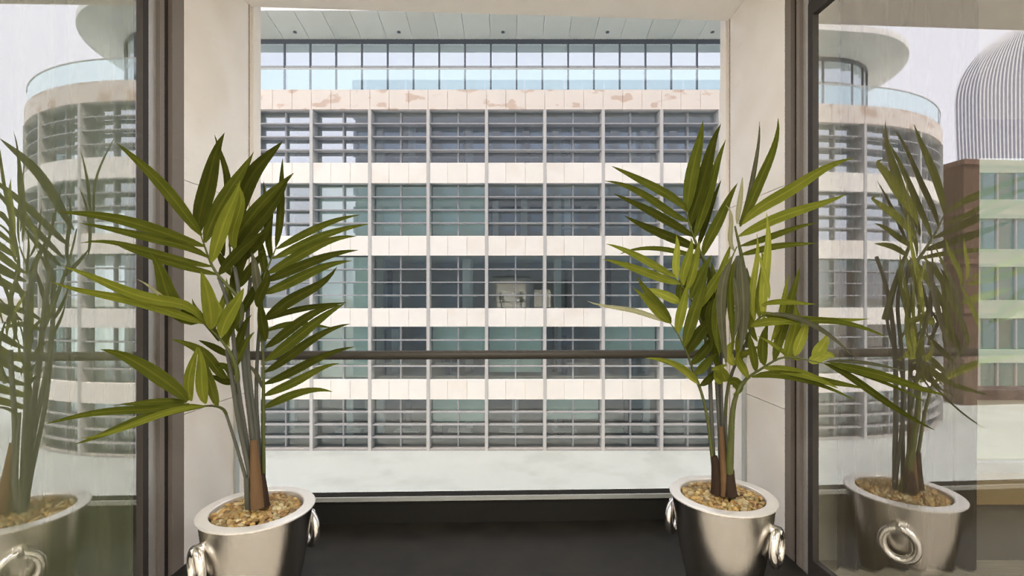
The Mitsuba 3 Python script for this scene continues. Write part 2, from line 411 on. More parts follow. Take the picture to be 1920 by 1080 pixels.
ob = thing('office_building', 'long pale stone and glass office building with rounded corners across the street', 'building')
PITCH = 3.222
cols = [-(S_L + a) for a in (18.4, 13.9, 9.4, 4.85, 0.25)] + [k * PITCH for k in range(-5, 5)] + [S_R + a for a in (0.7, 4.1, 7.7, 11.3, 14.9, 18.5)]
bays = list(zip(cols[:-1], cols[1:]))
zof = lambda py: EYE + (HORIZON - py) * Y0 / F
BANDS = [(168, 206), (305, 344), (442, 480), (578, 613.5), (712, 750)]   # stone bands, top and bottom
ROWS = [(206, 305), (344, 442), (480, 578), (613.5, 712), (750, 845)]
GLASS = 0.62
for bi, (py0, py1) in enumerate(BANDS):
    z1, z0 = zof(py0), zof(py1)
    for s0, s1 in bays:
        n = 3 if s0 > -S_L - 1 and s1 < S_R + 1 else 1
        for j in range(n):
            a, b = s0 + (s1 - s0) * j / n, s0 + (s1 - s0) * (j + 1) / n
            mat = 'cornice_stone' if bi == 0 else rng.choice(['spandrel_a', 'spandrel_b', 'spandrel_c'])
            obj('stone_panel', strip(a + 0.012, b - 0.012, 0.0, 0.22, z0 + 0.03, z1), str(mat), ob)
    obj('stone_backing', strip(cols[0], cols[-1], 0.06, 0.30, z0 + 0.06, z1 - 0.04), 'spandrel_c', ob)
    obj('floor_slab', strip(cols[0], cols[-1], 0.28, 7.0, z0 + 0.10, z1 - 0.05), 'office_ceiling', ob)
for s in cols:
    obj('column_fin', strip(s - 0.085, s + 0.085, -0.05, GLASS + 0.08, -7.0, zof(206)), 'facade_metal', ob)
for py0, py1 in ROWS:
    z1, z0 = zof(py0), zof(py1)
    for s0, s1 in bays:
        m = (s0 + s1) / 2
        obj('window_mullion', strip(m - 0.04, m + 0.04, GLASS - 0.20, GLASS + 0.03, z0, z1), 'mullion_metal', ob)
        for a, b in ((s0, m), (m, s1)):
            obj('window_pane', sheet(a + 0.05, b - 0.05, GLASS, z0, z1), 'office_glass_top' if py0 < 300 or (py0 < 400 and a < -3.9 * PITCH) else 'office_glass' if py0 < 400 else 'office_glass_low', ob)
        for k in (1, 2, 3):
            z = z1 - (z1 - z0) * k / 4
            obj('louvre', strip(s0 + 0.09, s1 - 0.09, 0.06, 0.52, z - 0.03, z + 0.03), 'louvre_metal', ob)
# inside the offices
obj('rear_wall', strip(cols[0], cols[-1], 6.6, 6.8, -7.0, 13.0), 'office_wall', ob)
obj('ground_floor', strip(cols[0], cols[-1], 0.0, 6.6, -7.02, -6.9), 'office_floor', ob)
for ri, (py0, py1) in enumerate(ROWS):
    z1, z0 = zof(py0) + 0.1, zof(py1) - 0.05
    for k in range(-3, 5):
        x = -2.67 + 5.5 * k
        obj('office_column', strip(x - X0 - 0.22, x - X0 + 0.22, 3.2, 3.64, z0, z1), 'office_column', ob)
    for s0, s1 in bays[4:15]:
        w = s1 - s0
        for q in range(2):
            if rng.random() < 0.62:
                a = s0 + w * (rng.random() * 0.7)
                obj('office_partition', strip(a, a + rng.uniform(0.08, 0.5), 2.0 + 1.2 * q, 2.1 + 1.2 * q, z0, z1 - rng.uniform(0, 0.8)), str(rng.choice(['office_dark', 'office_dark', 'office_column'])), ob)
        if rng.random() < 0.75:
            a = s0 + w * rng.random() * 0.5
            obj('office_desk', strip(a, a + 1.4, 1.3, 2.0, z0 + 0.68, z0 + 0.76), 'desk_white', ob)
BLINDS = [(1, 0, 3, 1.0), (1, 1, 3, 1.0), (1, -1, 3, 1.0), (2, 0, 1, 0.95)]
for row, bay, _, drop in [(1, -3, 0, 1), (1, -2, 0, 1), (1, -1, 0, 1), (2, -3, 0, 1), (3, -3, 0, 1), (3, -1, 0, .55), (3, 0, 0, .9), (3, 2, 0, .6), (4, -1, 0, .5), (4, 1, 0, .45), (3, 3, 0, .8)]:
    z1, z0 = zof(ROWS[row][0]), zof(ROWS[row][1])
    s0, s1 = bay * PITCH, (bay + 1) * PITCH
    obj('window_blind', strip(s0 + 0.12, s1 - 0.12, GLASS + 0.22, GLASS + 0.24, z1 - (z1 - z0) * drop, z1), 'blind_cloth', ob)

# roof storey: glass set back behind a glass guard, and a canopy that rises outwards over it
PENT, ZPAR = 28.2, zof(168)
NOSE_Y = 33.0
R_PENT, R_CAN = NOSE_Y - PENT, 7.0
Z_IN = EYE + (HORIZON - 75) / F * PENT
Z_OUT = EYE + (HORIZON - 21) / F * (NOSE_Y - R_CAN)
NOSE = (-20.3, 14.0)
zc_ = lambda r: Z_IN + (Z_OUT - Z_IN) * (r - R_PENT) / (R_CAN - R_PENT)


def roof_point(s, r):
    """Plan of the roof storey: s runs along its front (0 at x = 0), round either nose and back; r is the distance from the nose centre line."""
    if s < NOSE[0]:
        a, c, sd = NOSE[0] - s, NOSE[0], -1
    elif s > NOSE[1]:
        a, c, sd = s - NOSE[1], NOSE[1], 1
    else:
        return (s, NOSE_Y - r)
    th = a / R_CAN
    if th < math.pi / 2:
        return (c + sd * r * math.sin(th), NOSE_Y - r * math.cos(th))
    return (c + sd * r, NOSE_Y + (a - R_CAN * math.pi / 2))


def roof_cell(s0, s1, r0, r1, z0, z1, n=4):
    """z0 and z1 are functions of r."""
    n = n if (s0 < NOSE[0] - 1e-6 or s1 > NOSE[1] + 1e-6) else 1
    v, f = [], []
    for i in range(n + 1):
        s = s0 + (s1 - s0) * i / n
        for r, z in ((r0, z0), (r1, z0), (r1, z1), (r0, z1)):
            v.append((*roof_point(s, r), z(r)))
    for i in range(n):
        for k in range(4):
            a, b = 4 * i + k, 4 * i + (k + 1) % 4
            f += [(a, b, b + 4), (a, b + 4, a + 4)]
    f += [(0, 2, 1), (0, 3, 2), (4 * n, 4 * n + 1, 4 * n + 2), (4 * n, 4 * n + 2, 4 * n + 3)]
    return trimesh.Trimesh(v, f, process=False)


PW = 48.3 * PENT / F
x_first = (872 - 960) / F * PENT
RS = [NOSE[0] - 20.0, NOSE[0] - 11.0] + [NOSE[0] - 11.0 * (5 - k) / 6 for k in range(5)]
RS += [x_first + k * PW for k in range(-12, 12) if NOSE[0] + 0.3 < x_first + k * PW < NOSE[1] - 0.3]
RS += [NOSE[1] + 11.0 * k / 6 for k in range(6)] + [NOSE[1] + 11.0, NOSE[1] + 20.0]
flat = lambda z: (lambda r: z)
for k, (a, b) in enumerate(zip(RS[:-1], RS[1:])):
    gapa = 0.03
    p = [roof_point(s, R_PENT) for s in np.linspace(a + gapa, b - gapa, 3)]
    v = [(x, y, z) for x, y in p for z in (ZPAR, Z_IN - 0.2)]
    obj('roof_window', trimesh.Trimesh(v, [(0, 2, 3), (0, 3, 1), (2, 4, 5), (2, 5, 3)], process=False), 'roof_glass', ob)
    obj('roof_blind', roof_cell(a, b, R_PENT - 0.40, R_PENT - 0.36, flat(ZPAR), flat(Z_IN - 0.1)), ['roof_blind', 'roof_blind_b', 'roof_blind_c'][int(rng.integers(3))], ob)
    obj('roof_mullion', roof_cell(b - 0.045, b + 0.045, R_PENT - 0.05, R_PENT + 0.06, flat(ZPAR), flat(Z_IN - 0.1)), 'dark_metal', ob)
    obj('canopy_panel', roof_cell(a + 0.012, b - 0.012, R_PENT + 0.06, R_CAN - 0.03, zc_, lambda r: zc_(r) + 0.03), ['canopy_panel', 'canopy_panel_b', 'canopy_panel'][k % 3], ob)
    obj('roof_head', roof_cell(a, b, R_PENT - 0.05, R_PENT + 0.07, flat(Z_IN - 0.22), flat(Z_IN + 0.02)), 'dark_metal', ob)
    obj('roof_transom', roof_cell(a, b, R_PENT - 0.05, R_PENT + 0.05, flat(14.96), flat(15.06)), 'facade_metal', ob)
    obj('canopy_edge', roof_cell(a, b, 0.5, R_CAN, lambda r: max(zc_(r), Z_IN) + 0.035, lambda r: Z_OUT + 0.40), 'canopy_edge', ob)
for px in (357, 553, 748, 943, 1139, 1336):
    c = trimesh.creation.cylinder(0.10, 0.06, sections=12)
    y = 27.55
    c.apply_translation(((px - 960) / F * y, y, zc_(NOSE_Y - y) - 0.005))
    obj('canopy_downlight', c, 'dark_metal', ob)
obj('roof_deck', strip(cols[0], cols[-1], 0.05, 9.0, ZPAR - 0.25, ZPAR - 0.03), 'office_column', ob)
gs = cols[0]
while gs < cols[-1] - 1:
    obj('guard_pane', sheet(gs + 0.02, min(gs + 2.2, cols[-1]) - 0.02, 0.12, ZPAR, zof(128)), 'guard_glass', ob)
    gs += 2.2
obj('guard_rail', strip(cols[0], cols[-1], 0.09, 0.15, zof(128), zof(128) + 0.06), 'facade_metal', ob)

# ---------------------------------------------------------------- buildings further off
tb = thing('glass_office_block', 'teal glass office block with pale green bands beyond the stone building', 'building')
def pane(x0, x1, y, z0, z1):
    return trimesh.Trimesh([(x0, y, z0), (x1, y, z0), (x1, y, z1), (x0, y, z1)], [(0, 1, 2), (0, 2, 3)], process=False)


low, tall = [(36.9, 38.3), (60, 38.3), (60, 58), (54, 58)], [(41.5, 38.9), (70, 38.9), (70, 60), (65, 60)]
obj('core', cat(prism(low, -7, 11.6), prism(tall, 11.6, 16.6)), 'teal_core', tb)
for z0, z1 in ((11.3, 12.35), (7.7, 9.2), (3.9, 5.3), (-0.15, 1.3), (-3.65, -2.6)):
    obj('pale_band', prism([(36.65, 37.7), (48, 37.7), (48, 38.3), (37.2, 38.3)], z0, z1), 'teal_band', tb)
obj('pale_band', prism([(41.3, 38.3), (60, 38.3), (60, 39), (42.1, 39)], 15.8, 17.2), 'teal_band', tb)
for z0, z1 in ((12.35, 15.8), (9.2, 11.3), (5.3, 7.7), (1.3, 3.9), (-2.6, -0.15), (-7, -3.65)):
    y = 38.5 if z0 > 12 else 37.9
    for k in range(8):
        a = (41.4 if z0 > 12 else 36.8) + 1.45 * k
        obj('window_pane', pane(a, a + 1.4, y, z0, z1), 'teal_glass', tb)
        obj('mullion', bx(a - 0.07, a + 0.07, y - 0.12, y + 0.05, z0, z1), 'mullion_metal', tb)

bb = thing('brick_building', 'brown brick building seen only mirrored in the right glass door', 'building')
obj('body', bx(-75, -36.0, 34.0, 60, -7, 12.2), 'brick', bb)
for z in (12.2, 8.3, 4.4, 0.5, -3.4):
    obj('stone_course', bx(-75.1, -35.9, 33.85, 60, z - 0.25, z + 0.15), 'brick_band', bb)
for k in range(12):
    for z in (9.2, 5.3, 1.4, -2.5):
        obj('window', bx(-37.6 - 2.6 * k - 1.3, -37.6 - 2.6 * k, 33.9, 34.02, z, z + 2.2), 'office_dark', bb)

tw = thing('curved_tower', 'tall pale tower with close vertical fins, mirrored in the right glass door', 'building')


def tower_half(z):
    u = z / 160.0
    w = 25 + 8.0 * math.sin(min(u, 1.0) * 2.0)
    if u > 0.76:
        w *= max(0.0, 1 - ((u - 0.76) / 0.25) ** 2.4) ** 0.6
    return w


TC = np.array([-325.0, 245.0])
tn = np.array([3.2, 0.3]) - TC
tn /= np.linalg.norm(tn)
te = np.array([-tn[1], tn[0]])              # real right of the tower as seen from here lies at -te
zs = np.concatenate([np.linspace(-7, 118, 14), np.linspace(121, 159.5, 28)])
hw = np.array([tower_half(max(z, 0)) for z in zs])
sec = []
for z, w in zip(zs, hw):
    t = np.linspace(-1, 1, 41)
    depth = 5.0 * (1 - t ** 2)
    sec.append(np.stack([TC[0] + te[0] * w * t + tn[0] * depth, TC[1] + te[1] * w * t + tn[1] * depth, np.full(41, z)], -1))
sec = np.array(sec)
idx = np.arange(len(zs) * 41).reshape(len(zs), 41)
fq = np.stack([idx[:-1, :-1], idx[:-1, 1:], idx[1:, 1:], idx[1:, :-1]], -1).reshape(-1, 4)
bk = sec.reshape(-1, 3).copy()
bk[:, :2] -= tn * 30
vv = np.vstack([sec.reshape(-1, 3), bk])
N0 = len(bk)
side_f = []
for r in (0, 40):
    for i in range(len(zs) - 1):
        a, b = idx[i, r], idx[i + 1, r]
        side_f.append((a, b, b + N0, a + N0))
for j in range(40):
    a, b = idx[-1, j], idx[-1, j + 1]
    side_f.append((a, b, b + N0, a + N0))
obj('glass_skin', (vv, np.vstack([fq, fq + N0, np.array(side_f)])), 'tower_glass', tw, smooth=30)
for j in range(41):
    p = sec[:, j].copy()
    a = p.copy(); b = p.copy(); c = p.copy(); d = p.copy()
    a[:, :2] += te * 0.33; b[:, :2] -= te * 0.33
    c[:, :2] += -te * 0.33 + tn * 1.2; d[:, :2] += te * 0.33 + tn * 1.2
    v = np.stack([a, b, c, d], 1).reshape(-1, 3)
    f = []
    for i in range(len(zs) - 1):
        for k in range(4):
            q, r = 4 * i + k, 4 * i + (k + 1) % 4
            f += [(q, r, r + 4), (q, r + 4, q + 4)]
    obj('fin', (v, np.array(f)), 'tower_fin', tw)

# ---------------------------------------------------------------- curtains behind the door leaves
def curtain(name, x0, x1, y, z0, z1, amp, waves, mat, label, seed):
    r = np.random.default_rng(seed)
    n = waves * 10
    x = np.linspace(x0, x1, n)
    ph = np.linspace(0, waves * 2 * math.pi, n)
    ph = ph + 0.8 * np.sin(ph * 0.37 + r.uniform(0, 6))
    v, f = [], []
    zz = np.linspace(z0, z1, 12)
    for i, z in enumerate(zz):
        k = 0.75 + 0.25 * (z1 - z) / (z1 - z0)
        v.append(np.stack([x + 0.012 * np.sin(ph * 0.5 + z), y + amp * k * np.sin(ph + 0.25 * math.sin(2 * z)) , np.full(n, z)], -1))
    v = np.array(v).reshape(-1, 3)
    idx = np.arange(12 * n).reshape(12, n)
    f = np.stack([idx[:-1, :-1], idx[:-1, 1:], idx[1:, 1:], idx[1:, :-1]], -1).reshape(-1, 4)
    o = obj(name, (v, f), mat, smooth=True)
    labels[o] = {'label': label, 'category': 'curtain'}


curtain('curtain', -3.3, -1.82, 2.36, 0.02, 3.2, 0.022, 11, 'curtain_green', 'greenish pleated curtain behind the left glass door', 3)
curtain('curtain', 1.66, 2.38, 2.46, 0.02, 3.2, 0.022, 6, 'curtain_brown', 'grey-brown pleated curtain behind the right glass door', 5)

# ---------------------------------------------------------------- planters
RIM, R_OUT, R_IN, R_BOT, HPOT = 0.45, 0.243, 0.192, 0.165, 0.43


def planter(cx, cy, hdir, label):
    o = thing('planter', label, 'planter', None)
    z = SLAB
    body = lathe([(0.02, z), (R_BOT - 0.006, z), (R_BOT, z + 0.008), (R_BOT + 0.028, z + 0.14), (R_BOT + 0.052, z + 0.28), (R_OUT - 0.012, RIM - 0.022), (R_OUT - 0.010, RIM - 0.012)], 96)
    rim = lathe([(R_OUT - 0.010, RIM - 0.014), (R_OUT, RIM - 0.010), (R_OUT + 0.001, RIM - 0.004), (R_OUT - 0.004, RIM), (R_IN + 0.004, RIM), (R_IN, RIM - 0.004), (R_IN - 0.004, RIM - 0.10)], 96)
    for m in (body, rim):
        m.apply_translation((cx, cy, 0))
    g = np.arctan2(body.vertices[:, 1] - cy, body.vertices[:, 0] - cx) / (2 * math.pi)
    obj('body', body, 'steel', o, smooth=40)
    obj('rim', rim, 'steel_rim', o, smooth=40)
    h = np.array(hdir, float)
    h /= np.linalg.norm(h)
    for sgn in (1, -1):
        d = sgn * h
        zc = 0.27
        rw = R_BOT + 0.052 * (zc - z) / 0.28
        tor = trimesh.creation.torus(0.064, 0.020, major_sections=40, minor_sections=16)
        tor.apply_scale((1, 1.12, 1))
        e = np.array([-d[1], d[0], 0])
        n3 = np.array([d[0], d[1], 0.0])
        M = np.eye(4)
        M[:3, 0], M[:3, 1], M[:3, 2] = e, [0, 0, 1], n3
        M[:3, 3] = (cx + d[0] * (rw + 0.030), cy + d[1] * (rw + 0.030), zc)
        tor.apply_transform(M)
        hd = obj('handle', tor, 'chrome', o, smooth=True)
        boss = tube([(cx + d[0] * (rw - 0.005), cy + d[1] * (rw - 0.005), zc + 0.075), (cx + d[0] * (rw + 0.03), cy + d[1] * (rw + 0.03), zc + 0.075), (cx + d[0] * (rw + 0.052), cy + d[1] * (rw + 0.052), zc + 0.073)], [0.030, 0.022, 0.012], 18)
        obj('boss', boss, 'chrome', hd, smooth=40)
    return o


def gravel(cx, cy, seed, label):
    r = np.random.default_rng(seed)
    base = trimesh.creation.icosphere(subdivisions=1)
    ms, cs = [], []
    pal = np.array([(0.52, 0.33, 0.11), (0.42, 0.24, 0.07), (0.60, 0.45, 0.20), (0.28, 0.15, 0.05), (0.46, 0.29, 0.12), (0.34, 0.24, 0.09), (0.62, 0.50, 0.28)])
    pts = []
    tries = 0
    while len(pts) < 300 and tries < 20000:
        tries += 1
        a, q = r.uniform(0, 2 * math.pi), (R_IN - 0.014) * math.sqrt(r.random())
        p = np.array([q * math.cos(a), q * math.sin(a)])
        if all(np.hypot(*(p - w)) > 0.0175 for w in pts):
            pts.append(p)
    for p in pts:
        m = base.copy()
        m.vertices = m.vertices * (1 + 0.25 * (r.random((len(m.vertices), 1)) - 0.5))
        m.apply_scale((r.uniform(0.0115, 0.018), r.uniform(0.0095, 0.014), r.uniform(0.008, 0.012)))
        m.apply_transform(trimesh.transformations.euler_matrix(r.uniform(-.5, .5), r.uniform(-.5, .5), r.uniform(0, 6.28)))
        q = np.hypot(*p)
        m.apply_translation((cx + p[0], cy + p[1], RIM - 0.022 + 0.016 * (1 - (q / R_IN) ** 2) + r.uniform(-0.003, 0.005)))
        ms.append(m)
        cs.append(np.tile(pal[r.integers(len(pal))] * r.uniform(0.35, 0.80), (len(m.vertices), 1)))
    soil = trimesh.creation.cylinder(R_IN - 0.005, 0.02, sections=48)
    soil.apply_translation((cx, cy, RIM - 0.042))
    ms.append(soil)
    cs.append(np.tile([0.10, 0.06, 0.03], (len(soil.vertices), 1)))
    o = obj('gravel', trimesh.util.concatenate(ms), 'pebbles', smooth=False, color=np.vstack(cs))
    labels[o] = {'label': label, 'category': 'gravel', 'kind': 'stuff'}


PL, PR = at(483, 950, 2.19), at(1354, 920, 2.34)
planter(-1.160, 2.19, (0.67, 0.74), 'polished steel planter with ring handles holding the left palm, before the left stone pier')
planter(1.024, 2.34, (-0.74, 0.67), 'polished steel planter with ring handles holding the right palm, before the right stone pier')
gravel(-1.160, 2.19, 11, 'tan pebbles filling the left steel planter around the palm stems')
gravel(1.024, 2.34, 12, 'tan pebbles filling the right steel planter around the palm stems')

# ---------------------------------------------------------------- palms
def y_limit(px):
    """The greatest distance at which a frond stays clear of the opened glass doors and the piers."""
    r = (px - 960) / F
    return 1.60 / -r if r < -0.3 else (1.53 / (r + 0.052) if r > 0.3 else 9.0)


def curve(pts, ys, n):
    pts = np.asarray(pts, float)
    d = np.concatenate([[0], np.cumsum(np.hypot(*np.diff(pts, axis=0).T))])
    d /= d[-1]
    u = np.linspace(0, 1, n)
    cs = CubicSpline(d, pts) if len(pts) > 2 else None
    q = cs(u) if cs is not None else pts[0] + (pts[1] - pts[0]) * u[:, None]
    y = np.interp(u, np.linspace(0, 1, len(ys)), ys)
    lim = np.array([y_limit(p[0]) for p in q])
    y = np.minimum(y, lim)
    return np.array([at(a, b, c) for (a, b), c in zip(q, y)]), u


def blade(pts, wpx, y0, y1, roll=0.0, fold=0.32, n=13):
    """A folded lance-shaped leaflet along the curve pts, wpx wide at its middle."""
    P, u = curve(pts, (y0, y1), n)
    t = np.gradient(P, axis=0)
    t /= np.linalg.norm(t, axis=1, keepdims=True)
    view = P - np.array([0, 0, EYE])
    view /= np.linalg.norm(view, axis=1, keepdims=True)
    side = np.cross(t, view)
    side /= np.linalg.norm(side, axis=1, keepdims=True)
    nor = np.cross(t, side)
    rr = roll * (0.4 + 0.6 * u)[:, None]
    s2 = np.cos(rr) * side + np.sin(rr) * nor
    n2 = np.cross(t, s2)
    w = np.sin(np.pi * np.clip(u, 0, 1) ** 0.85) ** 0.75 * (1 - 0.25 * u) * 1.05 + 0.16 * (1 - u) ** 2
    w = (np.maximum(w, 0.015) * 0.92 * wpx / 2 / F * P[:, 1] / np.maximum(np.cos(roll), 0.45))[:, None]
    L, R = P - s2 * w * math.cos(fold) + n2 * w * math.sin(fold), P + s2 * w * math.cos(fold) + n2 * w * math.sin(fold)
    v = np.stack([L, P, R], 1).reshape(-1, 3)
    uv = np.stack([np.repeat(u, 3), np.tile([0, 0.5, 1.0], n)], -1)
    f = []
    for i in range(n - 1):
        a = 3 * i
        f += [(a, a + 3, a + 4), (a, a + 4, a + 1), (a + 1, a + 4, a + 5), (a + 1, a + 5, a + 2)]
    return trimesh.Trimesh(v, f, process=False), uv


def palm(label, canes, fronds):
    o = thing('palm', label, 'plant')
    for pts, ys, w0, w1, mat in canes:
        P, u = curve(pts, ys, 14)
        obj('stem' if not mat.startswith('sheath') else 'stem_sheath', tube(P, (w0 + (w1 - w0) * u) * (0.8 if mat == 'cane' else 1.0) / 2 / F * P[:, 1], 10), mat, o, smooth=60)
    for pts, ys, w, leaves in fronds:
        P, u = curve(pts, ys, 16)
        fr = obj('frond', tube(P, (w * (1 - 0.75 * u)) / 2 / F * P[:, 1], 8), 'cane_green', o, smooth=60)
        for lf in leaves:
            pts_, wpx, y0, y1, mat = lf[:5]
            roll = lf[5] if len(lf) > 5 else random.uniform(-0.45, 0.45)
            m, uv = blade(pts_, wpx, y0, y1, roll)
            obj('leaflet', m, 'leaf_' + mat, fr, smooth=True, uv=uv)
    return o


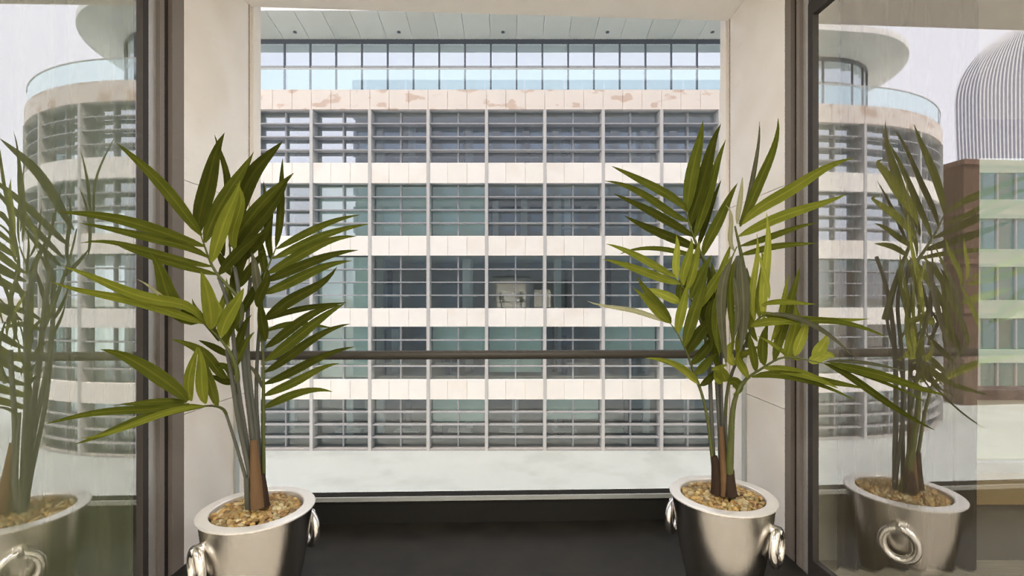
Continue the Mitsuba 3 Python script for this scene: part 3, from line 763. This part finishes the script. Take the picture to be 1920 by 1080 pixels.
b = 2.19
palm('kentia palm with long drooping fronds in the left steel planter', [
    ([(474, 945), (463, 905), (447, 849), (422, 771)], (b - .03, b - .10), 9, 6, 'cane'),
    ([(474, 948), (468, 890), (449, 799), (437, 724), (425, 655)], (b - .02, b - .12), 12, 9, 'cane'),
    ([(478, 948), (470, 880), (458, 800), (445, 715), (430, 580), (410, 520)], (b, b - .08), 12, 8, 'cane'),
    ([(482, 948), (478, 880), (470, 790), (459, 702), (452, 600), (440, 500)], (b, b + .02), 14, 9, 'cane'),
    ([(486, 948), (484, 880), (478, 799), (466, 688), (464, 600), (470, 520)], (b + .01, b + .08), 13, 8, 'cane'),
    ([(492, 948), (494, 900), (494, 850), (494, 771)], (b + .02, b + .06), 8, 6, 'cane_green'),
    ([(490, 950), (488, 860), (481, 760), (483, 660), (492, 550)], (b + .03, b + .12), 10, 7, 'cane'),
    ([(484, 952), (480, 900), (476, 826)], (b - .05, b - .03), 26, 13, 'sheath'),
    ([(494, 950), (492, 925), (489, 890)], (b - .03, b - .02), 24, 15, 'sheath_dark'),
    ([(468, 952), (466, 930), (463, 895)], (b - .02, b - .05), 20, 14, 'cane'),
], [
    # upper left frond
    ([(452, 600), (440, 550), (408, 515), (390, 480), (377, 442)], (b - .06, b - .18), 9, [
        ([(378, 442), (340, 392), (300, 343), (256, 300), (217, 267)], 25, b - .18, b - .42, 'm', .1),
        ([(374, 436), (373, 420), (387, 355), (403, 290), (421, 249)], 32, b - .17, b - .12, 'd', .3),
        ([(384, 455), (396, 420), (429, 358), (455, 318), (472, 290)], 29, b - .15, b - .02, 'm', .2),
        ([(396, 492), (405, 465), (425, 405), (438, 375), (450, 338)], 27, b - .15, b - .08, 'l', -.2),
        ([(384, 462), (340, 448), (246, 417), (169, 402), (107, 398)], 24, b - .17, b - .55, 'm', .1),
        ([(393, 484), (347, 462), (287, 447), (213, 430), (148, 418)], 18, b - .15, b - .5, 'm', -.2),
        ([(400, 500), (317, 482), (264, 467), (196, 453), (150, 456)], 15, b - .14, b - .48, 'm', .2),
        ([(408, 515), (347, 500), (264, 475), (210, 455)], 15, b - .12, b - .42, 'm', -.1),
        ([(410, 515), (436, 485), (467, 455), (500, 432)], 22, b - .10, b + .05, 'd', .2),
    ]),
    # frond standing behind, leaning right
    ([(456, 620), (440, 540), (432, 480), (430, 430)], (b + .02, b + .08), 8, [
        ([(434, 432), (448, 385), (480, 318), (510, 285), (530, 265)], 34, b + .08, b + .02, 'd', -.1),
        ([(430, 462), (462, 418), (500, 372), (528, 345), (551, 324)], 28, b + .06, b + .0, 'm', .2),
        ([(434, 486), (460, 448), (495, 405), (520, 372), (541, 330)], 24, b + .05, b + .0, 'd', .1),
        ([(440, 500), (466, 470), (490, 445), (510, 405)], 22, b + .05, b + .05, 'd', .3),
        ([(428, 440), (424, 400), (427, 345), (416, 295), (402, 252)], 15, b + .12, b + .16, 'd', .2),
        ([(436, 420), (445, 370), (460, 320), (476, 284)], 14, b + .14, b + .18, 'd', 0),
        ([(442, 470), (438, 430), (452, 380), (440, 340)], 20, b - .02, b - .06, 'l', .2),
        ([(420, 480), (414, 440), (420, 395), (438, 350)], 18, b + .1, b + .1, 'd', .1),
        ([(446, 540), (462, 515), (480, 490), (499, 470)], 18, b + .05, b + .08, 'd', .1),
        ([(448, 560), (440, 530), (452, 495), (470, 462)], 20, b + .03, b + .04, 'd', .2),
        ([(452, 590), (468, 560), (486, 530), (500, 505)], 18, b + .04, b + .08, 'd', -.1),
        ([(444, 520), (428, 505), (412, 480), (404, 462)], 16, b + .06, b + .08, 'd', .1),
        ([(454, 600), (440, 580), (430, 555), (426, 530)], 16, b + .05, b + .05, 'm', .1),
        ([(440, 500), (450, 455), (452, 410), (470, 365)], 22, b + .08, b + .12, 'd', .2),
        ([(456, 630), (446, 610), (440, 590), (438, 565)], 15, b + .05, b + .06, 'm', .1),
    ]),
    # right fan
    ([(487, 640), (490, 560), (495, 522), (506, 492), (518, 463)], (b + .04, b + .06), 8, [
        ([(517, 463), (524, 418), (527, 360), (530, 296)], 15, b + .06, b + .10, 'd', .3),
        ([(518, 467), (545, 452), (592, 428), (636, 411), (675, 403)], 15, b + .06, b + .16, 'm', .2),
        ([(512, 485), (540, 472), (577, 454), (636, 432), (691, 420)], 17, b + .05, b + .15, 'm', -.2),
        ([(500, 513), (530, 497), (565, 476), (621, 450), (669, 443)], 21, b + .05, b + .13, 'm', .1),
        ([(495, 528), (530, 514), (577, 494), (630, 476), (672, 469)], 20, b + .04, b + .12, 'd', -.2),
        ([(492, 551), (520, 540), (562, 520), (607, 500), (660, 489)], 21, b + .04, b + .10, 'm', .2),
        ([(496, 600), (520, 580), (546, 562), (587, 540), (632, 500)], 24, b + .03, b + .0, 'd', .1),
        ([(512, 485), (504, 460), (506, 420), (512, 386)], 13, b + .08, b + .12, 'd', .1),
        ([(500, 518), (494, 490), (490, 465), (486, 440)], 16, b + .06, b + .1, 'd', -.2),
        ([(508, 490), (502, 440), (498, 390), (494, 338)], 12, b + .12, b + .16, 'd', 0),
        ([(490, 560), (482, 530), (478, 500), (470, 470)], 18, b + .03, b + .05, 'g', 0),
        ([(489, 580), (487, 555), (494, 540), (497, 500)], 20, b + .02, b + .02, 'd', 0),
    ]),
    # low right frond
    ([(494, 771), (494, 730), (494, 688), (493, 640), (498, 600)], (b + .06, b + .02), 7, [
        ([(494, 765), (520, 752), (546, 741), (587, 731), (624, 735)], 17, b + .06, b - .04, 'm', .1),
        ([(495, 742), (520, 731), (558, 714), (602, 691), (637, 681)], 18, b + .06, b - .04, 'm', -.2),
        ([(495, 720), (520, 710), (558, 691), (617, 663), (666, 650)], 18, b + .05, b - .03, 'd', .2),
        ([(496, 698), (520, 684), (558, 656), (605, 625), (657, 607)], 19, b + .05, b - .02, 'd', 0),
        ([(497, 677), (515, 665), (546, 641), (593, 603), (648, 568)], 23, b + .04, b - .0, 'm', .2),
        ([(497, 652), (515, 640), (543, 618), (587, 588), (640, 572)], 20, b + .04, b - .0, 'd', -.1),
        ([(498, 622), (530, 610), (570, 607), (600, 611), (624, 615)], 12, b + .10, b + .2, 'm', .1),
        ([(500, 600), (530, 588), (570, 578), (610, 572), (651, 567)], 13, b + .10, b + .2, 'd', .1),
        ([(493, 730), (480, 700), (472, 690), (455, 680)], 8, b + .06, b + .05, 'g', .1),
        ([(497, 640), (493, 610), (490, 590), (488, 560)], 20, b + .02, b - .02, 'd', .1),
    ]),
    # mid left frond arching towards the glass door
    ([(445, 715), (436, 670), (424, 650), (400, 622), (380, 603)], (b - .10, b - .2), 9, [
        ([(382, 605), (345, 572), (290, 562), (190, 527), (118, 500)], 23, b - .2, b - .58, 'l', .3),
        ([(384, 607), (330, 588), (260, 566), (180, 550), (95, 528)], 20, b - .2, b - .6, 'l', -.3),
        ([(396, 617), (393, 570), (385, 535), (377, 508)], 30, b - .2, b - .25, 'l', .1),
        ([(378, 603), (335, 585), (314, 552), (300, 508), (279, 472)], 34, b - .2, b - .36, 'm', .2),
        ([(415, 632), (424, 600), (440, 572), (457, 540)], 28, b - .18, b - .12, 'l', -.1),
        ([(417, 630), (414, 600), (404, 570), (398, 545)], 20, b - .14, b - .12, 'y', 0),
        ([(360, 592), (330, 578), (290, 545), (256, 523)], 9, b - .2, b - .42, 'p', .2),
        ([(430, 650), (425, 620), (436, 590), (446, 545)], 13, b - .08, b - .02, 'y', .1),
        ([(434, 665), (448, 640), (456, 615), (472, 590)], 16, b - .06, b + .02, 'd', .1),
        ([(440, 690), (452, 660), (462, 640), (478, 622)], 14, b - .05, b + .02, 'm', -.1),
        ([(400, 622), (408, 590), (420, 560), (424, 520)], 13, b - .1, b - .05, 'l', .2),
        ([(444, 705), (428, 690), (408, 684), (388, 690)], 13, b - .06, b - .12, 'm', .1),
        ([(424, 650), (430, 615), (446, 590), (452, 560)], 20, b - .12, b - .05, 'm', 0),
        ([(410, 640), (400, 620), (375, 590), (360, 560)], 14, b - .1, b - .1, 'm', .2),
    ]),
    # low left frond
    ([(424, 776), (419, 768), (391, 761), (352, 757)], (b - .10, b - .30), 6, [
        ([(352, 752), (330, 730), (300, 708), (260, 682), (188, 655)], 30, b - .3, b - .5, 'm', .1),
        ([(355, 757), (270, 768), (190, 773), (125, 785), (83, 796)], 17, b - .3, b - .62, 'm', .2),
        ([(350, 754), (320, 752), (280, 754), (222, 758)], 14, b - .28, b - .5, 'm', -.2),
        ([(384, 762), (340, 766), (287, 779), (213, 807), (140, 833)], 20, b - .26, b - .58, 'm', .2),
        ([(378, 762), (332, 768), (270, 788), (210, 810), (150, 822)], 14, b - .3, b - .6, 'l', -.2),
        ([(359, 752), (353, 725), (358, 690), (370, 650)], 20, b - .28, b - .3, 'l', .2),
        ([(386, 757), (380, 735), (378, 700), (372, 650)], 23, b - .25, b - .27, 'l', -.1),
        ([(408, 762), (402, 745), (390, 706), (375, 664)], 19, b - .22, b - .24, 'm', .2),
    ]),
    # small frond behind the low left one
    ([(441, 740), (436, 715), (420, 690), (400, 672)], (b - .05, b - .08), 6, [
        ([(428, 712), (405, 690), (388, 668), (350, 645), (321, 636)], 20, b - .06, b - .25, 'm', .2),
        ([(430, 668), (412, 657), (395, 648), (372, 638)], 14, b - .05, b - .1, 'd', .1),
        ([(438, 718), (420, 714), (405, 708), (392, 704)], 15, b - .05, b - .1, 'd', .1),
        ([(432, 712), (434, 690), (440, 670), (437, 640)], 16, b - .05, b - .04, 'l', .1),
    ]),
])

c = 2.34
palm('kentia palm with bright fanned fronds in the right steel planter', [
    ([(1343, 922), (1340, 890), (1335, 818), (1332, 729), (1330, 650), (1337, 563), (1330, 500)], (c, c + .02), 11, 7, 'cane'),
    ([(1352, 925), (1350, 850), (1347, 773), (1344, 670), (1350, 560), (1318, 485)], (c, c + .03), 9, 7, 'cane'),
    ([(1358, 926), (1356, 850), (1352, 760), (1352, 660), (1362, 560), (1386, 480)], (c + .02, c + .04), 11, 8, 'cane'),
    ([(1368, 928), (1368, 870), (1371, 810), (1375, 763), (1386, 728), (1401, 709)], (c - .03, c - .12), 17, 6, 'cane_green'),
    ([(1346, 925), (1338, 880), (1329, 803), (1311, 724)], (c - .02, c - .04), 7, 5, 'cane_green'),
    ([(1364, 926), (1362, 850), (1360, 780), (1372, 700), (1400, 640), (1414, 600)], (c + .01, c - .05), 9, 6, 'cane'),
    ([(1342, 926), (1342, 890), (1339, 855)], (c - .04, c - .03), 19, 12, 'sheath_dark'),
    ([(1357, 930), (1356, 880), (1352, 800)], (c - .05, c - .03), 15, 9, 'sheath'),
    ([(1370, 930), (1368, 905), (1368, 880)], (c - .06, c - .04), 25, 16, 'sheath_dark'),
], [
    # upper left frond
    ([(1330, 520), (1317, 482), (1309, 465), (1298, 438), (1287, 397)], (c + .02, c - .04), 8, [
        ([(1289, 397), (1282, 388), (1239, 358), (1191, 333), (1146, 311)], 18, c - .04, c - .15, 'm', .2),
        ([(1292, 416), (1280, 411), (1231, 380), (1183, 352), (1134, 339)], 16, c - .04, c - .15, 'm', -.2),
        ([(1301, 444), (1244, 410), (1191, 382), (1150, 363)], 18, c - .02, c - .12, 'd', .2),
        ([(1310, 467), (1260, 446), (1217, 428), (1170, 404)], 20, c, c - .1, 'd', 0),
        ([(1316, 484), (1260, 470), (1204, 466), (1161, 477)], 11, c + .02, c - .1, 'm', .2),
        ([(1288, 398), (1291, 366), (1299, 317), (1311, 265), (1318, 226)], 27, c - .04, c + .02, 'm', .2),
        ([(1294, 424), (1302, 390), (1317, 344), (1331, 288), (1352, 232)], 28, c - .03, c + .04, 'd', -.1),
        ([(1302, 446), (1312, 415), (1333, 346), (1347, 298), (1361, 262)], 21, c - .02, c + .04, 'm', .2),
        ([(1309, 462), (1317, 436), (1336, 378), (1353, 336)], 13, c + .06, c + .1, 'd', .1),
        ([(1318, 480), (1326, 456), (1342, 425), (1361, 385), (1383, 343)], 22, c + .01, c - .03, 'm', -.1),
        ([(1300, 440), (1308, 415), (1316, 385), (1328, 345)], 22, c + .03, c + .05, 'd', 0),
    ]),
    # upper right frond
    ([(1400, 600), (1398, 540), (1392, 490), (1385, 455), (1378, 424)], (c - .02, c - .1), 13, [
        ([(1387, 425), (1408, 379), (1425, 338), (1447, 287), (1459, 221)], 20, c - .1, c - .12, 'm', .3),
        ([(1385, 421), (1398, 390), (1413, 325), (1422, 270), (1424, 227)], 10, c - .08, c - .05, 'g', .2),
        ([(1382, 420), (1386, 385), (1390, 355), (1392, 331)], 11, c - .08, c - .08, 'p', .2),
        ([(1392, 420), (1420, 393), (1475, 360), (1530, 325), (1601, 296)], 25, c - .12, c - .28, 'l', .3),
        ([(1385, 443), (1420, 426), (1460, 408), (1520, 388), (1588, 364)], 22, c - .1, c - .26, 'l', -.1),
        ([(1389, 461), (1420, 452), (1455, 440), (1495, 426), (1533, 418)], 14, c - .1, c - .2, 'm', .2),
        ([(1388, 478), (1420, 470), (1450, 463), (1495, 458), (1533, 456)], 14, c - .08, c - .2, 'm', -.2),
        ([(1378, 472), (1369, 440), (1371, 405), (1361, 384)], 10, c - .05, c - .05, 'p', .1),
        ([(1382, 490), (1366, 510), (1352, 525), (1340, 550)], 14, c - .1, c - .1, 'l', .1),
    ]),
    # mid left frond with short bright leaflets
    ([(1325, 650), (1305, 580), (1285, 545), (1268, 523)], (c - .05, c - .1), 7, [
        ([(1268, 520), (1225, 497), (1182, 474), (1136, 457)], 16, c - .1, c - .2, 'l', .2),
        ([(1276, 532), (1225, 516), (1182, 500), (1130, 486)], 18, c - .1, c - .2, 'l', -.1),
        ([(1276, 568), (1254, 557), (1232, 548), (1210, 540)], 20, c - .08, c - .16, 'y', .1),
        ([(1270, 524), (1267, 500), (1269, 475), (1268, 440)], 16, c - .09, c - .08, 'y', .1),
        ([(1282, 535), (1282, 510), (1292, 478), (1296, 445)], 18, c - .09, c - .06, 'l', .2),
        ([(1288, 545), (1298, 515), (1305, 485), (1312, 450)], 18, c - .08, c - .04, 'l', -.2),
        ([(1296, 560), (1304, 535), (1316, 510), (1334, 478)], 20, c - .08, c - .04, 'm', .2),
        ([(1306, 582), (1320, 560), (1345, 520), (1375, 478)], 20, c - .08, c - .06, 'l', .2),
        ([(1283, 575), (1276, 560), (1280, 530), (1290, 500)], 20, c - .05, c - .03, 'm', 0),
        ([(1312, 600), (1322, 575), (1330, 540), (1328, 500)], 16, c - .04, c - .02, 'd', .2),
    ]),
    # low left frond
    ([(1312, 726), (1297, 687), (1285, 655), (1271, 627), (1256, 605)], (c - .04, c - .16), 6, [
        ([(1256, 604), (1230, 596), (1190, 583), (1155, 577), (1100, 564)], 11, c - .16, c - .3, 'p', .2),
        ([(1257, 606), (1240, 592), (1213, 563), (1186, 539)], 16, c - .16, c - .26, 'l', -.2),
        ([(1258, 606), (1240, 580), (1215, 550), (1195, 518)], 20, c - .15, c - .2, 'm', .2),
        ([(1270, 626), (1274, 600), (1282, 565), (1290, 530)], 20, c - .14, c - .1, 'l', .1),
        ([(1283, 650), (1294, 610), (1311, 555), (1326, 505)], 25, c - .12, c - .08, 'm', .1),
        ([(1288, 665), (1303, 637), (1325, 608), (1340, 580)], 25, c - .1, c - .08, 'd', .1),
        ([(1296, 683), (1312, 668), (1330, 645), (1345, 620)], 20, c - .09, c - .06, 'd', -.1),
        ([(1303, 702), (1315, 692), (1330, 675), (1345, 662)], 18, c - .07, c - .05, 'm', .1),
        ([(1313, 723), (1328, 712), (1340, 700), (1352, 688)], 15, c - .05, c - .03, 'd', .1),
        ([(1309, 716), (1285, 694), (1250, 678), (1208, 671)], 13, c - .06, c - .2, 'l', .3),
        ([(1309, 720), (1292, 705), (1270, 688), (1240, 675)], 10, c - .06, c - .18, 'y', -.2),
    ]),
    # hanging grey-green leaflets in the middle
    ([(1352, 660), (1356, 560), (1370, 490), (1382, 462)], (c - .06, c - .15), 8, [
        ([(1372, 486), (1356, 530), (1354, 610), (1362, 690)], 19, c - .16, c - .24, 'g', .2),
        ([(1376, 490), (1369, 530), (1372, 600), (1372, 670)], 15, c - .15, c - .2, 'm', -.2),
        ([(1381, 480), (1378, 530), (1386, 590), (1380, 650)], 13, c - .13, c - .17, 'g', .1),
        ([(1346, 600), (1336, 560), (1338, 520), (1332, 490)], 17, c - .04, c, 'm', .2),
        ([(1352, 580), (1348, 540), (1356, 500), (1372, 455)], 16, c - .05, c - .02, 'l', -.1),
        ([(1340, 640), (1328, 625), (1318, 600), (1316, 575)], 15, c - .04, c, 'd', .1),
        ([(1400, 640), (1396, 590), (1402, 540), (1400, 500)], 15, c - .1, c - .06, 'm', .1),
        ([(1404, 625), (1412, 590), (1410, 550), (1406, 515)], 11, c - .14, c - .12, 'l', .2),
        ([(1392, 680), (1386, 640), (1392, 610), (1398, 580)], 15, c - .1, c - .1, 'l', -.2),
        ([(1348, 690), (1340, 660), (1342, 640), (1354, 612)], 15, c - .03, c - .02, 'm', .1),
        ([(1388, 484), (1392, 530), (1394, 600), (1388, 660)], 26, c - .14, c - .22, 'g', -.2),
        ([(1356, 540), (1346, 575), (1344, 620), (1350, 668)], 22, c - .12, c - .18, 'm', .1),
        ([(1376, 520), (1384, 570), (1380, 620), (1374, 640)], 13, c - .2, c - .26, 'g', .3),
        ([(1340, 560), (1330, 590), (1336, 630), (1330, 660)], 18, c - .1, c - .12, 'd', .2),
    ]),
    # leaflets in the middle right, standing up
    ([(1400, 650), (1412, 610), (1430, 592), (1446, 587)], (c - .1, c - .26), 7, [
        ([(1428, 572), (1455, 566), (1490, 567), (1530, 570)], 12, c - .2, c - .32, 'l', .2),
        ([(1425, 585), (1470, 594), (1540, 600), (1630, 598)], 15, c - .2, c - .42, 'l', .2),
        ([(1430, 590), (1480, 600), (1560, 602), (1610, 612), (1666, 634)], 14, c - .22, c - .5, 'm', -.2),
        ([(1440, 588), (1510, 602), (1560, 632), (1598, 667)], 11, c - .24, c - .45, 'g', .2),
        ([(1408, 612), (1440, 603), (1470, 603), (1495, 607)], 18, c - .2, c - .3, 'l', .1),
        ([(1446, 640), (1462, 600), (1470, 560), (1479, 514)], 13, c - .2, c - .24, 'l', .2),
        ([(1432, 600), (1432, 540), (1439, 470), (1437, 398)], 18, c - .2, c - .16, 'y', .2),
        ([(1415, 602), (1411, 545), (1419, 490), (1419, 438)], 13, c - .16, c - .14, 'y', -.2),
        ([(1424, 596), (1424, 560), (1430, 515), (1428, 470)], 18, c - .14, c - .12, 'l', .1),
        ([(1442, 560), (1438, 530), (1430, 500), (1420, 470)], 10, c - .2, c - .2, 'y', .1),
        ([(1420, 640), (1408, 615), (1406, 570), (1414, 530)], 14, c - .1, c - .12, 'l', .1),
    ]),
    # low right frond reaching past the glass door
    ([(1392, 722), (1402, 709), (1430, 690), (1462, 672), (1520, 676), (1557, 682)], (c - .11, c - .38), 6, [
        ([(1555, 681), (1600, 691), (1660, 706), (1718, 725), (1777, 742)], 19, c - .36, c - .72, 'm', .2),
        ([(1545, 681), (1592, 705), (1639, 738), (1696, 776), (1754, 807)], 15, c - .34, c - .72, 'd', -.1),
        ([(1545, 679), (1590, 677), (1640, 683), (1705, 697)], 8, c - .32, c - .6, 'g', .1),
        ([(1550, 682), (1610, 700), (1670, 722), (1740, 757)], 8, c - .34, c - .65, 'm', .1),
        ([(1410, 707), (1466, 702), (1520, 710), (1570, 718), (1625, 730)], 19, c - .18, c - .5, 'm', .2),
        ([(1432, 690), (1475, 694), (1520, 706), (1573, 729)], 18, c - .2, c - .45, 'l', -.1),
        ([(1440, 705), (1500, 712), (1560, 730), (1608, 754)], 9, c - .2, c - .48, 'm', .1),
        ([(1401, 708), (1392, 690), (1384, 675), (1388, 655)], 16, c - .14, c - .12, 'l', .1),
        ([(1417, 696), (1413, 670), (1408, 645), (1404, 622)], 16, c - .16, c - .16, 'm', .2),
        ([(1433, 685), (1430, 655), (1433, 630), (1440, 606)], 20, c - .18, c - .18, 'm', -.2),
        ([(1451, 678), (1460, 640), (1480, 570), (1500, 500)], 21, c - .2, c - .22, 'm', .2),
        ([(1474, 674), (1484, 640), (1492, 606), (1490, 570)], 24, c - .22, c - .24, 'l', .2),
        ([(1491, 668), (1500, 640), (1508, 618), (1512, 592)], 20, c - .26, c - .28, 'y', .2),
        ([(1529, 676), (1538, 655), (1546, 642), (1550, 626)], 24, c - .3, c - .32, 'y', -.1),
        ([(1516, 678), (1540, 668), (1555, 665), (1566, 672)], 22, c - .3, c - .33, 'y', .1),
        ([(1500, 676), (1470, 660), (1440, 640), (1420, 630)], 10, c - .22, c - .2, 'l', 0),
    ]),
    # young leaflets low in the crown
    ([(1360, 780), (1364, 740), (1372, 700), (1376, 680)], (c - .04, c - .1), 5, [
        ([(1378, 684), (1368, 672), (1366, 655), (1380, 640)], 18, c - .1, c - .14, 'y', .2),
        ([(1384, 672), (1396, 664), (1412, 655), (1425, 648)], 12, c - .1, c - .14, 'l', .1),
        ([(1400, 705), (1394, 690), (1386, 675), (1378, 664)], 14, c - .1, c - .12, 'm', .1),
        ([(1362, 715), (1354, 700), (1344, 692), (1334, 694)], 22, c - .06, c - .1, 'l', .2),
        ([(1366, 720), (1374, 715), (1384, 722), (1374, 740)], 22, c - .08, c - .12, 'm', .2),
        ([(1352, 720), (1346, 705), (1350, 690), (1364, 685)], 18, c - .06, c - .1, 'l', .1),
    ]),
])

# ---------------------------------------------------------------- the room's ceiling lamps
k = 0
for x, wx in ((-2.4, 'nearest the left wall'), (0.0, 'in the middle'), (2.4, 'nearest the right wall')):
    for y, wy in ((0.6, 'first row from the balcony'), (-1.4, 'second row from the balcony'), (-3.4, 'last row by the back wall')):
        o = key('ceiling_light')
        labels[o] = {'label': f'round flush ceiling lamp {wx} of the {wy}', 'category': 'lamp', 'group': 'ceiling lamps of the room'}
        trim = lathe([(0.30, CEIL), (0.33, CEIL), (0.33, CEIL - 0.04), (0.30, CEIL - 0.045), (0.30, CEIL)], 40)
        trim.apply_translation((x, y, 0))
        obj('trim', trim, 'lamp_trim', o)
        disc = trimesh.creation.cylinder(0.295, 0.02, sections=40)
        disc.apply_translation((x, y, CEIL - 0.02))
        kk = obj('diffuser', disc, 'lamp_trim', o)
        scene[kk]['emitter'] = {'type': 'area', 'radiance': rgb(LAMP, LAMP, LAMP * 0.99)}
